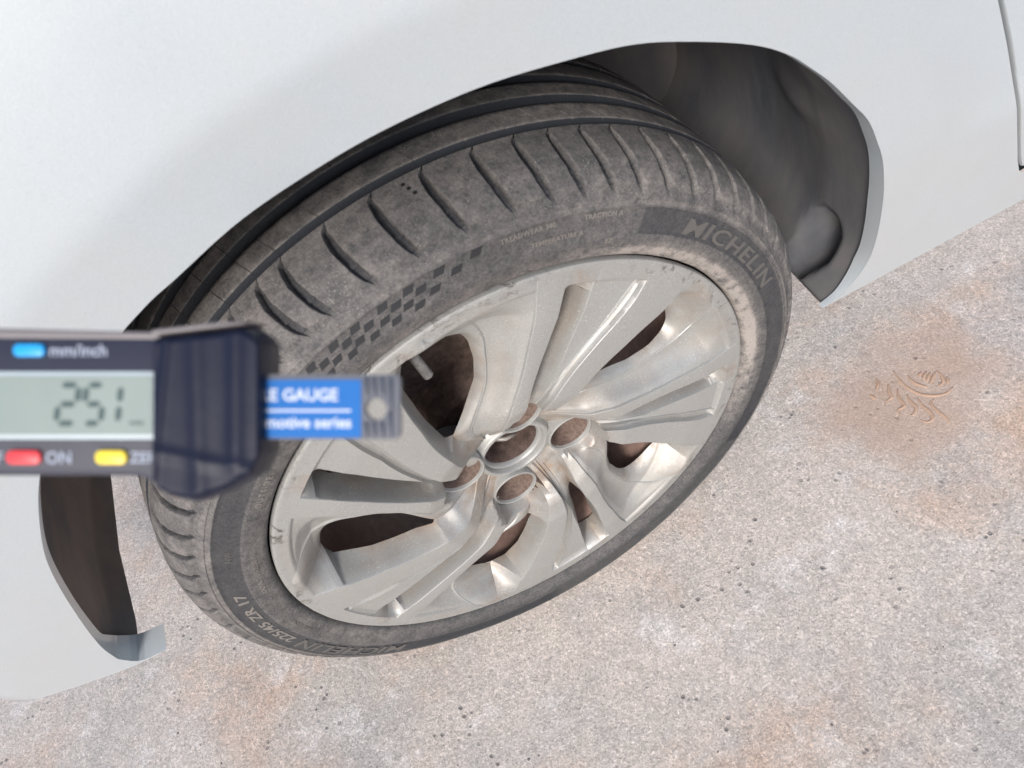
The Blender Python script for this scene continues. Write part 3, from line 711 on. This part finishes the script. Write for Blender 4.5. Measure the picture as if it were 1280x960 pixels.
# ------------------------------------------------------------------ dirt ridges (dried sand print) on the concrete
def xy(px, py):      # position within the print, in centimetre-like steps of the print's own frame
    return Vector((.438 + (px - 1090) * .00076 + (480 - py) * .00053, -.061 - (px - 1090) * .00051 + (480 - py) * .00098, 0))
curves = [[(1097, 472), (1098, 480), (1094, 488)], [(1111, 480), (1110, 490), (1112, 497), (1104, 503)], [(1122, 486), (1121, 498), (1126, 508), (1117, 514), (1119, 520)],
          [(1132, 494), (1134, 502), (1140, 510), (1136, 518), (1131, 521)], [(1144, 498), (1148, 508), (1155, 516), (1157, 524), (1150, 529), (1142, 526)],
          [(1163, 500), (1159, 505), (1164, 514), (1172, 522), (1176, 530)], [(1121, 462), (1126, 474), (1134, 484), (1148, 493), (1166, 495), (1180, 492), (1190, 484)],
          [(1138, 468), (1142, 476), (1150, 481), (1160, 484)], [(1151, 470), (1156, 463)], [(1155, 474), (1162, 463)], [(1159, 477), (1167, 464)], [(1163, 480), (1173, 464)],
          [(1172, 483), (1179, 478), (1180, 470), (1175, 462)], [(1085, 494), (1092, 500)], [(1186, 470), (1185, 480)]]
SAND = NT('sand'); SAND = SAND.done(SAND.mix(SAND.noise(300, 4), (.34, .21, .14), (.56, .41, .31)), .95, 0, SAND.bump(SAND.noise(700, 4), .8, .0008), spec=.1)
V = []; F = []
for c in curves:
    P = [xy(*q) for q in c]; P2 = catmull([(p.x, p.y) for p in P], max(6, len(P) * 5)); n = len(P2)
    pts = [Vector((p[0], p[1], .0002)) for p in P2]; rad = [.0023 * math.sin(math.pi * (.12 + .76 * i / (n - 1))) for i in range(n)]
    v_, f_ = tube(pts, rad, 8); b = len(V); V += [Vector((q.x, q.y, max(-.001, q.z * .45))) for q in v_]; F += [tuple(i + b for i in f) for f in f_]
sp = mesh_obj('sand_print', V, F, SAND); sp['label'] = 'squiggly ridged print in reddish sand on the concrete right of the wheel'; sp['category'] = 'sand print'
# grit
V = []; F = []
def grit(n, x0, x1, y0, y1, s0, s1, seed):
    g = np.random.default_rng(seed)
    for k in range(n):
        x = g.uniform(x0, x1); y = g.uniform(y0, y1); s = s0 + (s1 - s0) * g.random() ** 3; b = len(V)
        a = g.uniform(0, 6.28)
        for i in range(5): V.append((x + s * math.cos(a + i * 1.256) * g.uniform(.7, 1.1), y + s * math.sin(a + i * 1.256) * g.uniform(.6, 1.1), -.0002))
        V.append((x + s * .2, y, s * g.uniform(.4, .8)))
        for i in range(5): F.append((b + i, b + (i + 1) % 5, b + 5))
grit(9000, -.75, .95, -.75, .35, .0004, .0016, 3)
gr = mesh_obj('grit', V, F, plain('grit_stone', (.66, .60, .55), .9, grain=.3), smooth=False); gr['kind'] = 'stuff'; gr['label'] = 'loose sand and grit over the concrete'
V = []; F = []
grit(350, -.75, .95, -.75, .35, .0010, .0026, 5)
gr = mesh_obj('dark_grit', V, F, plain('grit_dark', (.16, .15, .14), .9, grain=.3), smooth=False); gr['kind'] = 'stuff'; gr['label'] = 'dark stone chips lying on the concrete'

# ------------------------------------------------------------------ the gauge, held up between the camera and the wheel
gauge = empty('tread_gauge'); tag(gauge, 'dark digital tread gauge with grey screen showing 251, in front of the wheel', 'gauge')
gauge.matrix_world = Matrix(((0.87817, 0.47834, 0.00266, -0.02448), (-0.38363, 0.70758, -0.59343, -0.34827), (-0.28574, 0.52011, 0.80488, 0.49070 + GROUND), (0, 0, 0, 1)))
mmm = .001
NAVY = plain('navy_plastic', (.020, .023, .042), .5, grain=.15, gscale=900, spec=.5)
TAPE = mat_tape()
GREYBL = plain('grey_blade_plastic', (.060, .070, .095), .45, grain=.15, gscale=900)
BLUE = plain('blue_sticker', (.004, .12, .40), .6, spec=.3); WHITE = plain('white_print', (.50, .56, .66), .5)
LCD = plain('lcd_glass', (.225, .275, .255), .4, spec=.3); FRAME = plain('screen_frame', (.42, .49, .52), .5)
SEG = plain('lcd_segment', (.03, .065, .065), .5)
CYAN = plain('cyan_button', (.01, .32, .70), .4); REDB = plain('red_button', (.68, .05, .06), .4); YEL = plain('yellow_button', (.80, .62, .05), .4)
GWHITE = plain('grey_print', (.30, .34, .42), .5); TOPM = plain('grey_brown_edge', (.17, .155, .16), .45); SKINB = plain('skin_beige', (.55, .38, .27), .7)
def S(poly): return [(x * mmm, y * mmm) for x, y in poly]
body_poly = S([(-110, 20.4), (-95, 20.8), (-69, 20.4), (-27, 19.3), (-10, 18.5), (-10, -18), (-20, -21), (-26, -21.5), (-29, -20), (-33, -18.3), (-36, -18.0), (-95, -17.9), (-110, -17.9)])
prism('gauge_body', body_poly, -.014, 0, NAVY, gauge, .0022)
# lighter top edge of the body
prism('top_edge', S([(-110, 21.2), (-69, 20.9), (-27, 19.8), (-27, 18.0), (-69, 18.2), (-110, 18.4)]), -.0135, .0002, TOPM, gauge, .0005)
# wrapped tape sleeve with crinkles
def sleeve():
    nx, ny = 90, 50; V = []
    top = lambda x: np.interp(x, [-28.8, -26, -14, -5, -2, 0], [19.4, 20.0, 21.2, 22.3, 20.0, 17.0])
    bot = lambda x: np.interp(x, [-28.8, -27, -24, -18, -10, -3, 0], [-18.5, -22.5, -24.3, -25.4, -22.6, -18.6, -12.0])
    for j in range(ny):
        for i in range(nx):
            x = -28.8 + 28.8 * i / (nx - 1); t = j / (ny - 1)
            xs = x + 1.6 * t * (1 - i / (nx - 1)) * 1.2
            a, b = top(x), bot(x); y = b + (a - b) * t
            e = min(1, min(i, nx - 1 - i) / 3.) ** .5 * min(1, min(j, ny - 1 - j) / 2.5) ** .5
            z = -6 + 8.6 * e
            z += .55 * math.exp(-((x + 16.5 + .03 * y) / 2.4) ** 2) + .7 * math.exp(-((x + 6.5) / 2.2) ** 2) * (1 if y > -15 else .3)
            z += .5 * math.exp(-((x + 26.0 - .10 * y) / 1.0) ** 2) + .5 * math.exp(-((y + 14.0 + .2 * (x + 14)) / 1.6) ** 2) * e
            V.append((x * mmm, y * mmm, z * mmm))
    n0 = len(V); F = [tuple(f) for f in grid_faces(ny, nx)]
    # back side
    for j in range(ny):
        for i in range(nx):
            v = V[j * nx + i]; V.append((v[0], v[1], min(-.006, v[2] - .001) if min(i, j, nx - 1 - i, ny - 1 - j) == 0 else -.0155))
    F += [tuple(int(q) + n0 for q in f)[::-1] for f in grid_faces(ny, nx)]
    per = [i for i in range(nx)] + [j * nx + nx - 1 for j in range(1, ny)] + [(ny - 1) * nx + i for i in range(nx - 2, -1, -1)] + [j * nx for j in range(ny - 2, 0, -1)]
    for k in range(len(per)):
        a, b = per[k], per[(k + 1) % len(per)]; F.append((b, a, a + n0, b + n0))
    mesh_obj('tape_sleeve', V, F, TAPE, gauge)
sleeve()
prism('sleeve_fold', S([(-28, 19.0), (-4.5, 21.8), (-3.5, 22.6), (-14, 21.9), (-28, 20.2)]), -.013, .0032, TOPM, gauge, .0004)
prism('fingertip_sliver', S([(-31.5, -17.5), (-27.5, -18.0), (-24.6, -20.5), (-23.8, -24.2), (-25.5, -24.0), (-29.5, -20.5)]), -.012, -.0035, SKINB, gauge, .0008)  # beige sliver standing in for a fingertip behind the gauge
# blade with a hole and ribbed end
def blade():
    out = rrect(-.012, -.0084, .0352, .0088, .0016, 5); hx, hy, hr = .0288, -.0004, .0029
    n = len(out); hole = []
    angs = [math.atan2(y - hy, x - hx) for x, y in out]
    hole = [(hx + hr * math.cos(a), hy + hr * math.sin(a)) for a in angs]
    # finer ring matching: subdivide outline
    O = []; H = []
    for i in range(n):
        a = Vector(out[i]); b = Vector(out[(i + 1) % n]); m_ = max(1, int((b - a).length / .0012))
        for k in range(m_): O.append(a.lerp(b, k / m_))
    hc = Vector((hx, hy)); V = []; F = []; N = len(O)
    H = [hc + (p - hc).normalized() * hr for p in O]
    for z in (-.0030, -.0068):
        for p in O: V.append((p.x, p.y, z))
        for p in H: V.append((p.x, p.y, z))
    for i in range(N):
        j = (i + 1) % N
        F.append((i, j, N + j, N + i)); F.append((2 * N + j, 2 * N + i, 3 * N + i, 3 * N + j))
        F.append((j, i, 2 * N + i, 2 * N + j)); F.append((N + i, N + j, 3 * N + j, 3 * N + i))
    mesh_obj('blade', V, F, GREYBL, gauge, smooth=False)
    rib = None
    for k, x in enumerate((.0262, .0282, .0304, .0326)):
        for (y0, y1) in ((-.0078, -.0038 if abs(x - .0288) < .003 else -.0012), (.0030 if abs(x - .0288) < .003 else -.0010, .0080)):
            prism('rib', rrect(x - .00055, y0, x + .00055, y1, .0003, 2), -.0031, -.0022, GREYBL, gauge, .0002)
blade()
prism('sticker', rrect(-.004, -.0080, .0249, .0074, .0004, 2), -.0031, -.0028, BLUE, gauge)
def gtext(name, s, size, x, y, z, m, align='LEFT', bold=0, space=1, parent=gauge):
    V, F = text_mesh(s, size, align=align, bold=bold, space=space, extrude=.00004); V = V + np.array([x, y, z]); return mesh_obj(name, V, F, m, parent, smooth=False)
gtext('lettering', 'TYRE GAUGE', .0044, .0188, .0019, -.0027, WHITE, 'RIGHT', .00012)
gtext('lettering', 'automotive series', .0042, .0224, -.0053, -.0027, WHITE, 'RIGHT', .00010)
prism('printed_line', rrect(-.003, -.0011, .0222, -.0005, .0001, 1), -.0029, -.0027, WHITE, gauge)
prism('screen_frame', rrect(-.100, -.0082, -.0276, .0096, .0014, 4), -.002, .0006, FRAME, gauge, .0003)
prism('screen', rrect(-.099, -.0070, -.0290, .0084, .0006, 3), -.002, .0008, LCD, gauge)
# seven-segment digits 2 5 1
def digit(segs, x0, w_, y0, h_):
    t = .00078; sh = .0010
    def seg(a, b):
        a = Vector(a); b = Vector(b); d = (b - a).normalized(); nn = Vector((-d.y, d.x)) * t; g = d * .0005
        pts = [a + g, a + g + d * t + nn, b - g - d * t + nn, b - g, b - g - d * t - nn, a + g + d * t - nn]
        return [(p.x + (p.y - y0) / h_ * sh, p.y) for p in pts]
    L, R, B, M, T = x0, x0 + w_, y0, y0 + h_ / 2, y0 + h_
    pos = dict(a=((L, T), (R, T)), b=((R, T), (R, M)), c=((R, M), (R, B)), d=((L, B), (R, B)), e=((L, M), (L, B)), f=((L, T), (L, M)), g=((L, M), (R, M)))
    for s in segs: prism('digit_segment', seg(*pos[s])[::-1], .0006, .00095, SEG, gauge)
digit('abged', -.0540, .0050, -.0040, .0100)
digit('afgcd', -.0470, .0046, -.0040, .0100)
digit('bc', -.0412, .0032, -.0040, .0100)
gtext('unit_text', 'mm', .0024, -.0348, -.0045, .0009, SEG, 'LEFT')
def pill(name, x0, y0, x1, y1, m): return prism(name, rrect(x0, y0, x1, y1, (y1 - y0) * .42, 4), -.001, .0012, m, gauge, .0004)
pill('button', -.0652, .0134, -.0570, .0168, CYAN)['label'] = 'cyan blue button'
pill('button', -.0670, -.0147, -.0580, -.0110, REDB)['label'] = 'red button'
pill('button', -.0438, -.0147, -.0356, -.0110, YEL)['label'] = 'yellow button'
gtext('lettering', 'mm/inch', .0044, -.0562, .0136, .0002, GWHITE, 'LEFT', .00008)
gtext('lettering', 'ON', .0044, -.0572, -.0145, .0002, GWHITE, 'LEFT', .00008)
gtext('lettering', 'OFF', .0044, -.0682, -.0145, .0002, GWHITE, 'RIGHT', .00008)
gtext('lettering', 'ZERO', .0040, -.0350, -.0143, .0002, GWHITE, 'LEFT', .00008)
